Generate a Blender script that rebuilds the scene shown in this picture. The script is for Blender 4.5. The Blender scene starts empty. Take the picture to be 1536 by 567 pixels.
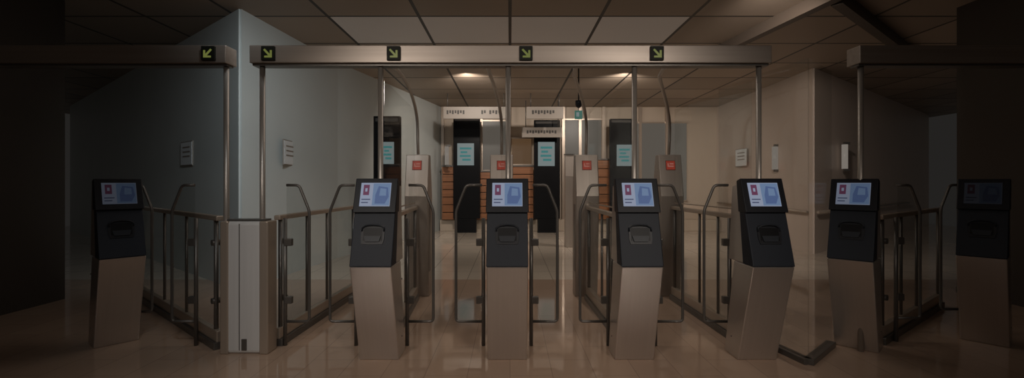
import bpy, math, bmesh
from mathutils import Vector
S=bpy.context.scene
COL=S.collection
CH=1.35
try:
    S.view_settings.view_transform='Standard'
except Exception: pass
# ---------------- materials
def new(name):
    m=bpy.data.materials.new(name); m.use_nodes=True
    return m,m.node_tree.nodes,m.node_tree.links
def pm(name,col,rough=.5,metal=0,em=None,es=0,noise=0,nscale=(8,8,8),spec=.5):
    m,n,l=new(name); b=n['Principled BSDF']
    b.inputs['Base Color'].default_value=(*col,1); b.inputs['Roughness'].default_value=rough
    b.inputs['Metallic'].default_value=metal; b.inputs['Specular IOR Level'].default_value=spec
    if em: 
        b.inputs['Emission Color'].default_value=(*em,1); b.inputs['Emission Strength'].default_value=es
    if noise:
        tc=n.new('ShaderNodeTexCoord'); mp=n.new('ShaderNodeMapping'); mp.inputs['Scale'].default_value=nscale
        nz=n.new('ShaderNodeTexNoise'); nz.inputs['Scale'].default_value=1; nz.inputs['Detail'].default_value=2
        r=n.new('ShaderNodeMapRange'); r.inputs['From Min'].default_value=.3; r.inputs['From Max'].default_value=.7; r.inputs['To Min'].default_value=1-noise; r.inputs['To Max'].default_value=1+noise
        mx=n.new('ShaderNodeVectorMath'); mx.operation='SCALE'; mx.inputs[0].default_value=col
        l.new(tc.outputs['Object'],mp.inputs[0]); l.new(mp.outputs[0],nz.inputs['Vector']); l.new(nz.outputs['Fac'],r.inputs['Value'])
        l.new(r.outputs[0],mx.inputs['Scale']); l.new(mx.outputs[0],b.inputs['Base Color'])
    return m
def glassmat(name,tint=(.96,.965,.96),refl=.06):
    m,n,l=new(name); n.remove(n['Principled BSDF']); o=n['Material Output']
    t=n.new('ShaderNodeBsdfTransparent'); t.inputs[0].default_value=(*tint,1)
    g=n.new('ShaderNodeBsdfGlossy'); g.inputs['Roughness'].default_value=.03
    x=n.new('ShaderNodeMixShader'); x.inputs[0].default_value=refl; l.new(t.outputs[0],x.inputs[1]); l.new(g.outputs[0],x.inputs[2]); l.new(x.outputs[0],o.inputs[0])
    return m
STEEL=pm('brushed_steel',(.56,.515,.48),.30,.80,noise=.02,nscale=(90,1,1))
STEEL2=pm('pedestal_steel',(.38,.33,.29),.4,.5,noise=.03,nscale=(60,1,1))
STEELD=pm('dark_steel',(.13,.12,.11),.35,.5)
BEAM=pm('beam_steel',(.34,.29,.25),.34,.5,noise=.08,nscale=(.8,30,30))
POST=pm('post_steel',(.42,.38,.34),.35,.5)
WHITEP=pm('pillar_panel',(.62,.61,.60),.4,.1,noise=.03,nscale=(30,1,1))
BLACK=pm('black_plastic',(.012,.016,.025),.5,spec=.3)
BEZ=pm('bezel_black',(.009,.010,.014),.4,spec=.3)
TOT=pm('totem_black',(.008,.008,.009),.35,spec=.08)
SLOT=pm('slot_black',(.003,.003,.004),.4,spec=.2)
TRAY=pm('reader_tray_grey',(.020,.024,.031),.4,spec=.25)
GLASS=glassmat('clear_glass')
WALLL=pm('white_wall_paint',(.56,.60,.59),.5,noise=.03,nscale=(1,1,1))
WALLR=pm('beige_wall_panel',(.58,.48,.41),.4,noise=.03,nscale=(1,1,1))
WALLB=pm('back_wall_paint',(.52,.43,.34),.5)
DWALL=pm('vignette_side_wall',(.045,.035,.027),.7)  # near-black brown paints the edge vignette onto the outer walls
ORANGE=pm('orange_wood',(.27,.11,.045),.4,noise=.2,nscale=(1,1,30))
BRASS=pm('rail_steel',(.46,.38,.31),.32,.5)
BULK=pm('bulkhead',(.075,.058,.045),.5)
def grid_ceiling(name):
    m,n,l=new(name); b=n['Principled BSDF']; b.inputs['Roughness'].default_value=.5
    tc=n.new('ShaderNodeTexCoord'); sp=n.new('ShaderNodeSeparateXYZ'); l.new(tc.outputs['Object'],sp.inputs[0])
    def M(op,a,bb=None,c=None):
        k=n.new('ShaderNodeMath'); k.operation=op
        for i,v in enumerate([a,bb,c]):
            if v is None: continue
            if isinstance(v,(int,float)): k.inputs[i].default_value=v
            else: l.new(v,k.inputs[i])
        return k.outputs[0]
    def seam(v,off):
        a=M('DIVIDE',M('SUBTRACT',v,off),1.2); fr=M('FRACT',a)
        e=M('MINIMUM',fr,M('SUBTRACT',1,fr)); return M('LESS_THAN',e,.018)
    X,Y=sp.outputs[0],sp.outputs[1]
    s=M('MAXIMUM',seam(X,0),seam(Y,6.2))
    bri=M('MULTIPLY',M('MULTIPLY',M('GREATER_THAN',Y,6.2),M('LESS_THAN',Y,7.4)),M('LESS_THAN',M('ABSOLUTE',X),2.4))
    cx=M('FLOOR',M('DIVIDE',X,1.2)); cy=M('FLOOR',M('DIVIDE',M('SUBTRACT',Y,6.2),1.2))
    cb=n.new('ShaderNodeCombineXYZ'); l.new(cx,cb.inputs[0]); l.new(cy,cb.inputs[1])
    wn=n.new('ShaderNodeTexWhiteNoise'); l.new(cb.outputs[0],wn.inputs['Vector'])
    ramp=n.new('ShaderNodeMapRange'); ramp.inputs['To Min'].default_value=.8; ramp.inputs['To Max'].default_value=1.15; l.new(wn.outputs['Value'],ramp.inputs['Value'])
    sc=n.new('ShaderNodeVectorMath'); sc.operation='SCALE'; sc.inputs[0].default_value=(.34,.27,.21); l.new(ramp.outputs[0],sc.inputs['Scale'])
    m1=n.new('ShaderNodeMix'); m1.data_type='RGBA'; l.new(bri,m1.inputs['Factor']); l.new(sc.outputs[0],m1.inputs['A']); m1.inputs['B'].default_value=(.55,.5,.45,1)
    m2=n.new('ShaderNodeMix'); m2.data_type='RGBA'; l.new(s,m2.inputs['Factor']); l.new(m1.outputs['Result'],m2.inputs['A']); m2.inputs['B'].default_value=(.02,.016,.013,1)
    l.new(m2.outputs['Result'],b.inputs['Base Color'])
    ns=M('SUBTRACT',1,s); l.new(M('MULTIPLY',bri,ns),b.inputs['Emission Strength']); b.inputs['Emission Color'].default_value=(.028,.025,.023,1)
    return m
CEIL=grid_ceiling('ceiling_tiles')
def floor_mat():
    m,n,l=new('polished_stone_floor'); b=n['Principled BSDF']
    tc=n.new('ShaderNodeTexCoord'); sp=n.new('ShaderNodeSeparateXYZ'); l.new(tc.outputs['Object'],sp.inputs[0])
    gt=n.new('ShaderNodeMath'); gt.operation='GREATER_THAN'; gt.inputs[1].default_value=6.6; l.new(sp.outputs[1],gt.inputs[0])
    br=n.new('ShaderNodeTexBrick'); br.offset=0.5; br.inputs['Scale'].default_value=1; br.inputs['Brick Width'].default_value=.6; br.inputs['Row Height'].default_value=.3
    br.inputs['Mortar Size'].default_value=.003; br.inputs['Color1'].default_value=(.50,.355,.26,1); br.inputs['Color2'].default_value=(.455,.32,.235,1); br.inputs['Mortar'].default_value=(.34,.24,.18,1)
    mp=n.new('ShaderNodeMapping'); mp.inputs['Rotation'].default_value=(0,0,math.radians(90)); l.new(tc.outputs['Object'],mp.inputs[0]); l.new(mp.outputs[0],br.inputs['Vector'])
    b2=n.new('ShaderNodeTexBrick'); b2.offset=0; b2.inputs['Scale'].default_value=1; b2.inputs['Brick Width'].default_value=.6; b2.inputs['Row Height'].default_value=.6
    b2.inputs['Mortar Size'].default_value=.006; b2.inputs['Color1'].default_value=(.64,.55,.45,1); b2.inputs['Color2'].default_value=(.59,.50,.41,1); b2.inputs['Mortar'].default_value=(.35,.3,.25,1)
    l.new(tc.outputs['Object'],b2.inputs['Vector'])
    mx=n.new('ShaderNodeMix'); mx.data_type='RGBA'; l.new(gt.outputs[0],mx.inputs['Factor']); l.new(br.outputs['Color'],mx.inputs['A']); l.new(b2.outputs['Color'],mx.inputs['B'])
    l.new(mx.outputs['Result'],b.inputs['Base Color']); b.inputs['Roughness'].default_value=.06; b.inputs['Specular IOR Level'].default_value=.9
    return m
FLOOR=floor_mat()
def emis(name,col,s=1):
    return pm(name,(.02,.02,.02),.3,em=col,es=s,spec=.2)
def scrset(k,t):
    return dict(w=emis('screen_white'+t,(.21*k,.24*k,.32*k)),b=emis('screen_blue'+t,(.06*k,.095*k,.20*k)),l=emis('screen_lightblue'+t,(.11*k,.165*k,.27*k)),
      r=emis('screen_red'+t,(.10*k,.03*k,.065*k)),d=emis('screen_dark'+t,(.04*k,.05*k,.10*k)))
SC1=scrset(1,''); SC4=scrset(.5,'_vignette_light'); SC2=scrset(.14,'_vignette_mid'); SC3=scrset(.02,'_vignette_deep')  # weaker copies put the edge vignette into the outer screens' glow
TEAL=emis('teal_print',(.025,.14,.14)); NOT=emis('lit_notice',(.14,.17,.17)); NOTP=pm('paper_notice',(.8,.84,.86),.6)
YG=emis('arrow_yellow_green',(.11,.125,.03)); SIGNK=pm('sign_black',(.012,.014,.01),.5,spec=.2)
RED=emis('red_signal',(.17,.022,.012)); REDW=emis('red_signal_glyph',(.22,.09,.07))
LAMP=emis('lamp_glow',(.17,.15,.13)); GREEN=emis('exit_green',(.02,.09,.07)); SIGNW=pm('sign_white',(.28,.245,.21),.5); INK=pm('sign_ink',(.05,.045,.04),.6)
# ---------------- geometry helpers
def empty(name,loc=(0,0,0)):
    e=bpy.data.objects.new(name,None); e.location=loc; COL.objects.link(e); return e
def fin(name,me,mat,parent,bev=0):
    me.materials.append(mat); o=bpy.data.objects.new(name,me); COL.objects.link(o)
    if parent: o.parent=parent
    if bev:
        b=o.modifiers.new('bevel','BEVEL'); b.width=bev; b.segments=3; b.limit_method='ANGLE'
    return o
def loft(name,A,B,mat,parent,bev=0):
    bm=bmesh.new(); a=[bm.verts.new(p) for p in A]; b=[bm.verts.new(p) for p in B]
    n=len(A); bm.faces.new(a); bm.faces.new(b[::-1])
    for i in range(n): bm.faces.new((a[i],b[i],b[(i+1)%n],a[(i+1)%n]))
    bmesh.ops.recalc_face_normals(bm,faces=bm.faces)
    me=bpy.data.meshes.new(name); bm.to_mesh(me); bm.free()
    return fin(name,me,mat,parent,bev)
def prism(name,prof,x0,x1,mat,parent=None,bev=0):
    return loft(name,[(x0,y,z) for y,z in prof],[(x1,y,z) for y,z in prof],mat,parent,bev)
def box(name,x0,x1,y0,y1,z0,z1,mat,parent=None,bev=0):
    return prism(name,[(y0,z0),(y1,z0),(y1,z1),(y0,z1)],x0,x1,mat,parent,bev)
def slab(name,p0,p1,z0,z1,t,mat,parent=None,bev=0):
    p0=Vector(p0);p1=Vector(p1); d=(p1-p0).normalized(); nrm=Vector((-d.y,d.x))*t/2
    pts=[p0-nrm,p1-nrm,p1+nrm,p0+nrm]
    return loft(name,[(p.x,p.y,z0) for p in pts],[(p.x,p.y,z1) for p in pts],mat,parent,bev)
def tube(name,pts,r,mat,parent=None,rad=0.0,res=10):
    P=[Vector(p) for p in pts]
    if rad>0:
        Q=[P[0]]
        for i in range(1,len(P)-1):
            a=(P[i-1]-P[i]); b=(P[i+1]-P[i]); k=min(rad,a.length*.45,b.length*.45)
            A=P[i]+a.normalized()*k; B=P[i]+b.normalized()*k
            for t in [0,.25,.5,.75,1]: Q.append(A*(1-t)**2+P[i]*2*t*(1-t)+B*t*t)
        Q.append(P[-1]); P=Q
    bm=bmesh.new(); rings=[]; up=None
    for i,p in enumerate(P):
        t=((P[min(i+1,len(P)-1)]-P[max(i-1,0)])).normalized()
        up=t.orthogonal().normalized() if up is None else (up-t*up.dot(t)).normalized()
        s=t.cross(up)
        rings.append([bm.verts.new(p+(up*math.cos(2*math.pi*k/res)+s*math.sin(2*math.pi*k/res))*r) for k in range(res)])
    for i in range(len(rings)-1):
        for k in range(res): bm.faces.new((rings[i][k],rings[i][(k+1)%res],rings[i+1][(k+1)%res],rings[i+1][k]))
    bm.faces.new(rings[0][::-1]); bm.faces.new(rings[-1])
    bmesh.ops.recalc_face_normals(bm,faces=bm.faces)
    me=bpy.data.meshes.new(name); bm.to_mesh(me); bm.free()
    for p in me.polygons: p.use_smooth=len(p.vertices)==4
    return fin(name,me,mat,parent)
def poly_slant(name,pts,B,T,off,mat,parent,th=.003):
    B=Vector(B);T=Vector(T); d=(T-B); n=Vector((-d.y,d.x)).normalized()
    if n.x>0: n=-n
    f=[];g=[]
    for x,v in pts:
        q=B+d*v; a=q+n*off; b=q+n*(off+th); f.append((x,a.x,a.y)); g.append((x,b.x,b.y))
    return loft(name,f,g,mat,parent)
def rect(x0,x1,v0,v1): return [(x0,v0),(x1,v0),(x1,v1),(x0,v1)]

# ---------------- shell
box('floor',-14,14,-3,20,-.1,0,FLOOR)
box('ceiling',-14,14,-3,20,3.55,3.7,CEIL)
slab('wall_left',(-3.41,5.95),(-3.15,8.55),0,3.55,.04,WALLL)
slab('wall_left_rear',(-3.15,8.55),(-2.0,13.6),0,3.55,.04,WALLL)
slab('wall_left_diagonal',(-12.5,13.4),(-3.41,5.95),0,3.55,.04,WALLL)
box('wall_back',-2.0,6.0,13.6,13.75,0,3.55,WALLB)
slab('wall_right',(5.8,9.0),(6.0,13.6),0,3.55,.04,WALLR)
slab('wall_right_diagonal',(5.8,9.0),(13.5,15.2),0,3.55,.04,WALLR)
box('wall_vignette_left',-5.3,-5.2,-3,5.5,0,3.55,DWALL)  # added side walls, their dark colour stands in for the vignette
box('wall_vignette_right',5.6,5.7,-3,5.9,0,3.55,DWALL)
slab('trim_1',(3.75,4.5),(3.3,8.0),3.40,3.55,.12,BULK)
slab('trim_2',(3.75,5.4),(6.9,8.0),3.40,3.55,.12,BULK)
e=empty('wall_handrail'); 
tube('rail',[(5.72,9.05,.8),(5.9,13.4,.8)],.025,BRASS,e); 
for y in (9.6,11,12.6): tube('bracket',[(5.74+(y-9)*.04,y,.8),(5.84+(y-9)*.04,y,.72)],.012,BRASS,e)
e=empty('wall_handrail'); 
dR=Vector((7.7,6.2)).normalized()
a=Vector((5.8,9.0))+Vector((.05,-.06)); b=a+dR*7
tube('rail',[(a.x,a.y,.8),(b.x,b.y,.8)],.025,BRASS,e)
for k in (.6,2.2,4,6):
    q=a+dR*k; tube('bracket',[(q.x,q.y,.8),(q.x-.03,q.y+.07,.72)],.012,BRASS,e)

# ---------------- kiosks
def kiosk(cx,cy=3.6,rot=0,SC=SC1):
    t=math.radians(rot)
    e=empty('passport_scan_kiosk',(cx+3.6*math.sin(t),cy-3.6*math.cos(t),0)); e.rotation_euler=(0,0,t)
    w=.15
    prism('base',[(3.60,0),(3.37,.75),(3.66,.75),(3.82,0)],-w,w,STEEL,e,.008)
    prism('back_shell',[(3.52,.751),(3.575,1.15),(3.60,1.34),(3.70,1.33),(3.76,.751)],-w+.006,w-.006,STEEL,e,.006)
    prism('front_shell',[(3.365,.752),(3.49,1.16),(3.572,1.16),(3.518,.752)],-w-.001,w+.001,BLACK,e,.006)
    B=(3.455,1.135);T=(3.545,1.388)
    prism('head',[B,T,(3.605,1.37),(3.575,1.135)],-w-.008,w+.008,BEZ,e,.006)
    poly_slant('screen',rect(-.112,.112,.18,.86),B,T,.001,SC['w'],e)
    poly_slant('screen_panel',rect(-.02,.108,.20,.84),B,T,.004,SC['l'],e,.001)
    poly_slant('screen_graphic',[(.0,.25),(.075,.25),(.10,.45),(.09,.72),(.02,.76),(.0,.5)],B,T,.005,SC['b'],e,.001)
    poly_slant('screen_graphic_light',[(.03,.48),(.08,.48),(.078,.68),(.034,.70)],B,T,.006,SC['l'],e,.001)
    poly_slant('screen_booklet',rect(-.092,-.048,.50,.80),B,T,.004,SC['r'],e,.001)
    poly_slant('screen_booklet_crest',rect(-.078,-.062,.60,.70),B,T,.005,SC['w'],e,.001)
    poly_slant('screen_text',rect(-.10,-.035,.36,.39),B,T,.004,SC['d'],e,.001)
    poly_slant('screen_text_2',rect(-.10,-.05,.27,.30),B,T,.004,SC['d'],e,.001)
    B2=(3.365,.752);T2=(3.49,1.16)
    poly_slant('reader_surround',[(-.075,.38),(.075,.38),(.085,.47),(.085,.66),(.07,.71),(-.07,.71),(-.085,.66),(-.085,.47)],B2,T2,.0,BEZ,e,.006)
    poly_slant('reader_recess',rect(-.068,.068,.44,.66),B2,T2,.005,SLOT,e,.003)
    def q(x,v,o):
        b=Vector(B2);d=Vector(T2)-b;n=Vector((-d.y,d.x)).normalized()
        if n.x>0:n=-n
        r=b+d*v+n*o; return (x,r.x,r.y)
    tube('reader_lip',[q(-.08,.60,.008),q(-.078,.66,.012),q(-.05,.70,.018),q(0,.71,.022),q(.05,.70,.018),q(.078,.66,.012),q(.08,.60,.008)],.006,TRAY,e)
    poly_slant('reader_tray',[(-.05,.42),(.05,.42),(.062,.52),(-.062,.52)],B2,T2,.006,TRAY,e,.010)
    for z in (.15,.6):
        tube('side_screw',[(w-.002,3.70,z),(w+.003,3.70,z)],.006,STEELD,e)
        tube('side_screw',[(-w+.002,3.70,z),(-w-.003,3.70,z)],.006,STEELD,e)
    return e
for cx in (-1.0,-.02,.95,1.89): kiosk(cx)
kiosk(2.82,3.84,-46,SC4)
kiosk(-3.30,3.95,50,SC2)
kiosk(4.0,3.97,-50,SC3)

# ---------------- overhead beams with posts
def arrow(x,parent,flip=1,y=3.70,z=2.372):
    box('sign_plate',x-.052,x+.052,y-.012,y+.01,z-.055,z+.055,SIGNK,parent,.002)
    yy=y-.0135; f=flip
    pts=[(-.034,.024),(-.022,.034),(.018,-.008),(.018,.022),(.034,.022),(.034,-.036),(-.026,-.036),(-.026,-.022),(.006,-.020)]
    loft('arrow',[(x+px*f,yy,z+pz) for px,pz in pts],[(x+px*f,yy+.003,z+pz) for px,pz in pts],YG,parent)
def beam(x0,x1,posts,arrows):
    e=empty('overhead_sign_beam')
    box('beam',x0,x1,3.71,3.86,2.30,2.44,BEAM,e,.006)
    box('beam_lower_lip',x0+.01,x1-.01,3.74,3.83,2.285,2.30,STEELD,e)
    for p in posts: tube('post',[(p,3.785,0),(p,3.785,2.30)],.021,POST,e,res=16)
    for a,f in arrows: arrow(a,e,f)
    return e
beam(-2.055,2.065,(-1.99,-1.04,-.015,1.0,2.0),((-1.90,1),(-.915,1),(.125,1),(1.155,1)))
beam(-5.15,-2.24,(-2.28,),((-2.37,-1),))
beam(2.76,5.55,(2.82,),())

# ---------------- arched struts from the beam back to the exit pedestals
EX=(-1.10,-.10,.91,1.90)
for px,b in zip((598,733,860,990),EX):
    X0=(px-765)/706*4.5
    e=empty('arched_support_strut')
    pts=[(X0,3.862,2.42),(X0,4.4,2.42)]
    for k in range(1,11):
        t=math.radians(90*k/10); pts.append((X0+(b-X0)*math.sin(t)**1.2,4.5+1.1*math.sin(t),2.0+.42*math.cos(t)))
    pts.append((b,5.61,1.86)); pts.append((b,5.64,1.697))
    tube('strut',pts,.018,POST,e)
for a,b in zip((-1.04,-.015,1.0,2.0),EX):
    e2=empty('glass_screen_panel')
    slab('pane',(a,3.9),(b,5.42),1.13,2.2,.008,GLASS,e2)
    slab('edge_trim',(a,3.9),(b,5.42),1.118,1.13,.012,BRASS,e2)

# ---------------- exit pedestals
def pedestal(cx):
    e=empty('gate_exit_pedestal',(cx,0,0)); w=.135
    prism('body',[(5.62,0),(5.50,1.2),(5.60,1.69),(5.72,1.69),(5.84,1.2),(5.82,0)],-w,w,STEEL2,e,.01)
    B=(5.50,1.2);T=(5.60,1.69)
    poly_slant('signal_plate',rect(-.056,.056,.625,.855),B,T,.001,BEZ,e)
    poly_slant('signal',rect(-.052,.052,.635,.845),B,T,.004,RED,e)
    poly_slant('signal_glyph',rect(-.035,.035,.70,.73),B,T,.007,REDW,e,.002)
    poly_slant('signal_glyph_2',rect(-.035,-.022,.73,.79),B,T,.007,REDW,e,.002)
    poly_slant('signal_glyph_3',rect(-.01,.035,.76,.79),B,T,.007,REDW,e,.002)
    box('side_grille',-w-.004,-w,5.60,5.72,.3,1.1,STEELD,e)
    box('side_grille',w,w+.004,5.60,5.72,.3,1.1,STEELD,e)
for x in EX: pedestal(x)

# ---------------- side barriers
def barrier(p0,p1):
    e=empty('glass_side_barrier'); p0=Vector(p0);p1=Vector(p1); d=(p1-p0).normalized(); L=(p1-p0).length
    slab('top_rail',p0,p1,1.045,1.085,.055,BRASS,e,.008)
    slab('bottom_rail',p0,p1,.06,.15,.05,BRASS,e,.006)
    slab('kick_plate',p0,p1,.0,.06,.09,STEELD,e,.004)
    slab('glass',p0+d*.05,p1-d*.02,.14,1.05,.01,GLASS,e)
    for t in (.03,.30,.55,.97):
        q=p0+d*L*t; tube('upright',[(q.x,q.y,0.02),(q.x,q.y,1.05)],.013 if t not in(.03,.97) else .018,STEELD,e)
    nr=Vector((-d.y,d.x))
    for z in (.38,.86):
        q=p0+d*.10; a=q-nr*.03;b=q+nr*.03
        tube('glass_clamp',[(a.x,a.y,z),(b.x,b.y,z)],.025,STEELD,e,res=14)
    return e
barrier((-1.93,3.90),(-1.88,5.7))
barrier((-1.0,3.86),(EX[0],5.48)); barrier((-.02,3.86),(EX[1],5.48)); barrier((.95,3.86),(EX[2],5.48)); barrier((1.93,3.86),(EX[3],5.48))
barrier((-2.36,3.83),(-4.55,5.7)); barrier((3.1,3.95),(4.7,5.15))

# ---------------- swing flaps
def flap(ph,pe,s,y=3.92):
    xh=(ph-765)/706*y; xe=(pe-765)/706*y
    e=empty('glass_swing_flap')
    tube('frame_tube',[(xh,y,1.335),(xe-s*.085,y,1.335),(xe,y,1.12),(xe,y,.20),(xh,y,.20)],.0115,STEELD,e,rad=.03,res=12)
    pts=[(xh,.21),(xe,.21),(xe,1.12),(xe-s*.085,1.33),(xh,1.33)]
    loft('glass_leaf',[(x,y-.004,z) for x,z in pts],[(x,y+.004,z) for x,z in pts],GLASS,e)
    xp=xh-s*.012
    tube('hinge_post',[(xp,y,0),(xp,y,1.06)],.016,STEELD,e)
    for z in (.38,.86): box('hinge_clamp',min(xp,xp+s*.06),max(xp,xp+s*.06),y-.02,y+.02,z-.03,z+.03,STEELD,e,.006)
for h,ed,s in ((430,464,1),(532,495,-1),(613,650,1),(723,684,-1),(799,836,1),(910,870,-1),(985,1024,1),(1092,1056,-1),(292,258,-1)):
    flap(h,ed,s)
flap(195,228,1,4.22); flap(1346,1380,1,4.02); flap(1444,1411,-1,4.3)

# ---------------- pillar
e=empty('gate_end_pillar')
box('body',-2.27,-1.94,3.72,3.86,0.0,1.05,WHITEP,e,.03)
box('cap',-2.25,-1.95,3.74,3.85,1.05,1.065,STEELD,e,.004)
box('seam',-2.142,-2.136,3.717,3.73,.03,1.03,STEELD,e)
box('corner_trim_1',-2.29,-2.225,3.712,3.86,0,1.05,BRASS,e,.01)
box('corner_trim_2',-1.98,-1.91,3.712,3.86,0,1.05,BRASS,e,.01)
box('floor_slot',-2.12,-2.08,3.712,3.73,.03,.12,STEELD,e,.003)
# ---------------- V shaped glass screen at right
e=empty('glass_floor_screen')
V=[(2.02,4.55),(2.22,3.50),(2.66,3.90)]
for i in range(2):
    slab('floor_channel',V[i],V[i+1],0,.045,.07,STEELD,e,.004)
    slab('pane',V[i],V[i+1],.045,2.28,.01,GLASS,e)

# ---------------- back hall
e=empty('wall_plinth'); box('plinth',-1.98,5.95,13.3,13.6,0,.32,WALLB,e,.01)
def totem(x0,x1,z0,z1,y,sx0,sx1,sz0,sz1):
    e=empty('information_display_totem')
    box('body',x0,x1,y,y+.12,z0,z1,TOT,e,.01); box('foot',x0+.1,x1-.1,y-.03,y+.15,0,z0,TOT,e,.005)
    box('top_band',x0+.04,x1-.04,y-.006,y,z1-.1,z1-.04,INK,e)
    box('display',sx0,sx1,y-.012,y,sz0,sz1,NOT,e)
    w=sx1-sx0;h=sz1-sz0
    for r,(a,b) in enumerate(((.15,.85),(.2,.6),(.15,.8),(.3,.8))):
        box('display_text',sx0+w*a,sx0+w*b,y-.016,y-.012,sz1-h*(.28+.17*r),sz1-h*(.19+.17*r),TEAL,e)
def W(px,py,d): return ((px-765)/706*d, CH-(py-275)/706*d)
def T(x0,x1,y0,y1,d,a,b,c,f):
    X0,Z1=W(x0,y0,d);X1,Z0=W(x1,y1,d);A,Q1=W(a,c,d);B,Q0=W(b,f,d); totem(X0,X1,Z0,Z1,d,A,B,Q0,Q1)
T(680,720,176,328,12.9,686,711,215,248)
T(801,840,180,328,12.9,807,832,213,249)
T(560,600,174,345,8.6,573,591,213,246)
T(915,949,178,330,12.6,925,948,217,249)
for a,b,t in ((663,681,250),(702,735,258),(742,800,250),(894,918,240)):
    e=empty('wooden_slat_counter'); X0,Z1=W(a,t,13.1);X1,Z0=W(b,328,13.1)
    n=7; h=(Z1-.33)/n
    for i in range(n): box('slat',X0,X1,13.12,13.28,.33+h*i+.01,.33+h*(i+1)-.01,ORANGE,e,.004)
    box('top',X0-.02,X1+.02,13.1,13.3,Z1,Z1+.04,STEELD,e,.003)
    box('core',X0+.01,X1-.01,13.2,13.29,.32,Z1,INK,e)
for i,px in enumerate((664,722,764,845,870,905,960,1000)):
    X,_=W(px,200,13.55); box('trim_%d'%(i+3),X-.04,X+.04,13.5,13.6,.32,3.55,BRASS)
def lit(px0,px1,py0,py1,mat,i):
    X0,Z1=W(px0,py0,13.55);X1,Z0=W(px1,py1,13.55)
    e=empty('window_%d'%i); box('pane',X0,X1,13.56,13.6,Z0,Z1,mat,e); 
    for (a,b,c,d) in ((X0-.03,X1+.03,Z0-.04,Z0),(X0-.03,X1+.03,Z1,Z1+.04)): box('frame',a,b,13.54,13.6,c,d,BRASS,e)
FW=emis('frosted_window',(.080,.070,.058)); FO=emis('warm_opening',(.08,.045,.022))
lit(724,762,182,255,FW,1); lit(768,797,208,246,FO,2); lit(848,902,180,300,FW,3); lit(955,1030,185,300,FW,4)
def hsign(px0,px1,py0,py1,d,bars,name='hanging_direction_sign'):
    X0,Z1=W(px0,py0,d);X1,Z0=W(px1,py1,d); e=empty(name)
    box('board',X0,X1,d,d+.06,Z0,Z1,SIGNW,e,.004)
    for a,b in bars:
        A,_=W(a,0,d);B,_=W(b,0,d); h=(Z1-Z0)
        n=max(2,int((b-a)/4)); st=(B-A)/n
        for k in range(n): box('glyph',A+k*st,A+k*st+st*.65,d-.006,d,Z0+h*(.38+.08*(k%2)),Z1-h*.3,INK,e)
    for x in (X0+.1,X1-.1): tube('hanger',[(x,d+.03,Z1),(x,d+.03,3.55)],.012,STEELD,e)
hsign(665,762,160,178,11.5,((670,698),(722,730),(734,752)))
hsign(783,843,191,206,12.5,((790,836),),'hanging_notice_board')
hsign(790,845,160,178,11.5,((798,833),))
e=empty('exit_sign'); X,Z=W(868,172,10); box('box',X-.08,X+.08,10,10.06,Z-.09,Z+.09,GREEN,e,.005); box('pictogram',X-.05,X+.01,9.994,10,Z-.04,Z+.05,NOT,e); tube('hanger',[(X,10.03,Z+.09),(X,10.03,3.55)],.01,STEELD,e)
e=empty('dome_camera'); X,Z=W(868,160,8.6)
tube('stem',[(X,8.6,2.85),(X,8.6,3.55)],.012,BLACK,e); tube('housing',[(X,8.6,2.78),(X,8.6,2.86)],.06,BLACK,e,res=16)
bpy.ops.mesh.primitive_uv_sphere_add(radius=.055,location=(X,8.6,2.78),segments=20,ring_count=10); o=bpy.context.object; o.name='dome'; o.data.materials.append(BEZ); o.parent=e
e=empty('hall_metal_column'); X0,Z1=W(848,232,9.9);X1,_=W(861,232,9.9)
prism('column',[(9.9,0),(9.86,1.5),(9.92,Z1),(10.08,Z1),(10.12,0)],X0,X1,STEEL2,e,.008); box('column_cap',X0-.01,X1+.01,9.9,10.1,Z1,Z1+.02,STEELD,e)
# notices on walls
def notice(p,d,n,w,h,z):
    e=empty('wall_notice'); p=Vector(p); d=Vector(d).normalized(); n=Vector(n).normalized()
    slab('frame',p-d*(w/2+.015),p+d*(w/2+.015),z-h/2-.015,z+h/2+.015,.012,SIGNW,e)
    q=p+n*.008
    slab('sheet',q-d*w/2,q+d*w/2,z-h/2,z+h/2,.006,NOTP,e)
    q=q+n*.004
    for k in range(3): slab('print',q-d*w*.35,q+d*w*.3,z+h*.25-k*h*.2,z+h*.31-k*h*.2,.003,SIGNW,e)
notice((-3.275,7.0),(-.1,1),(1,.1),.5,.34,1.80)
dd=Vector((-9.09,7.45)).normalized(); nn=Vector((-dd.y,dd.x)); nn= nn if nn.y<0 else -nn
p=Vector((-3.41,5.95))+dd*1.9+nn*.028; notice(p,dd,nn,.5,.34,1.80)
notice((5.845,11.9),(.043,1),(-1,.04),.6,.42,2.0)
def lamp(x,y,z0,z1,r,name='wall_lamp'):
    e=empty(name); tube('tube',[(x,y,z0),(x,y,z1)],r,LAMP,e,res=14); box('bracket',x-.02,x+.1,y-.02,y+.02,z0-.05,z0,STEELD,e); box('bracket_top',x-.02,x+.1,y-.02,y+.02,z1,z1+.05,STEELD,e)
lamp(5.77,10.25,1.65,2.15,.06)
lamp(6.90,9.70,1.65,2.15,.055)
lamp(-1.72,12.8,1.85,2.35,.06)

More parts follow.
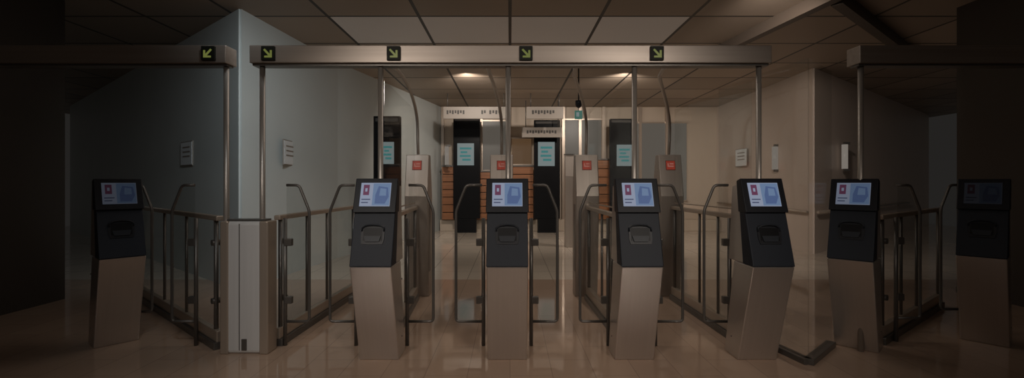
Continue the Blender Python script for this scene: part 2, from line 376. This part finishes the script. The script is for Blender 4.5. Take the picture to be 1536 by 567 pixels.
# ---------------- lights
def look(o,t):
    o.rotation_euler=(Vector(t)-o.location).to_track_quat('-Z','Y').to_euler()
def spot(name,loc,tgt,p,ang,col,blend=1,r=.12):
    L=bpy.data.lights.new(name,'SPOT'); L.energy=p; L.spot_size=math.radians(ang); L.spot_blend=blend; L.color=col; L.shadow_soft_size=r
    o=bpy.data.objects.new(name,L); o.location=loc; COL.objects.link(o); look(o,tgt); return o
def area(name,loc,tgt,p,sx,sy,col):
    L=bpy.data.lights.new(name,'AREA'); L.energy=p; L.shape='RECTANGLE'; L.size=sx; L.size_y=sy; L.color=col
    o=bpy.data.objects.new(name,L); o.location=loc; COL.objects.link(o); look(o,tgt); return o
warm=(1,.89,.79); cool=(.88,.96,1)
spot('added_key_spot_1',(-2.2,-1.6,3.3),(.1,4.2,.6),270,54,warm,r=.4)  # unseen spots added to light kiosk fronts, soft cones shape the vignette
spot('added_key_spot_2',(2.2,-1.6,3.3),(.3,4.2,.6),270,54,warm,r=.4)
area('added_front_fill',(0,-.6,3.4),(0,3.4,.2),14,3.0,1.0,warm)  # unseen area light added to fill the kiosk fronts
area('lamp_gate',(0,4.7,3.5),(0,4.7,0),17,4.2,.6,warm)
spot('added_left_wall_spot',(-1.6,3.2,3.45),(-3.2,6.9,1.6),230,76,cool,r=.2)  # unseen spot added to brighten the left wall corner
spot('lamp_hall_1',(-.9,9.3,3.45),(-.5,13,.6),200,150,warm,r=.06)
spot('lamp_hall_2',(2.3,9.3,3.45),(2.5,13,.6),200,150,warm,r=.06)
spot('added_right_wall_spot',(2.6,4.6,3.38),(5.6,10.4,1.2),370,78,(1,.88,.79),r=.12)  # spot added out of frame to brighten the right wall
spot('lamp_hall_3',(.6,6.9,3.5),(.6,7.5,0),90,140,warm,r=.06)
spot('lamp_pillar',(-1.3,1.2,3.3),(-2.1,3.9,.5),45,46,cool,r=.2)
w=bpy.data.worlds.new('world'); S.world=w; w.use_nodes=True; w.node_tree.nodes['Background'].inputs[0].default_value=(.9,.84,.78,1); w.node_tree.nodes['Background'].inputs[1].default_value=.018
# ---------------- camera
c=bpy.data.cameras.new('camera'); o=bpy.data.objects.new('camera',c); COL.objects.link(o); S.camera=o
o.location=(0,0,CH); o.rotation_euler=(math.radians(90),0,0); c.sensor_width=36; c.lens=706/1536*36; c.shift_x=3/1536; c.shift_y=-8.5/1536; c.clip_start=.05
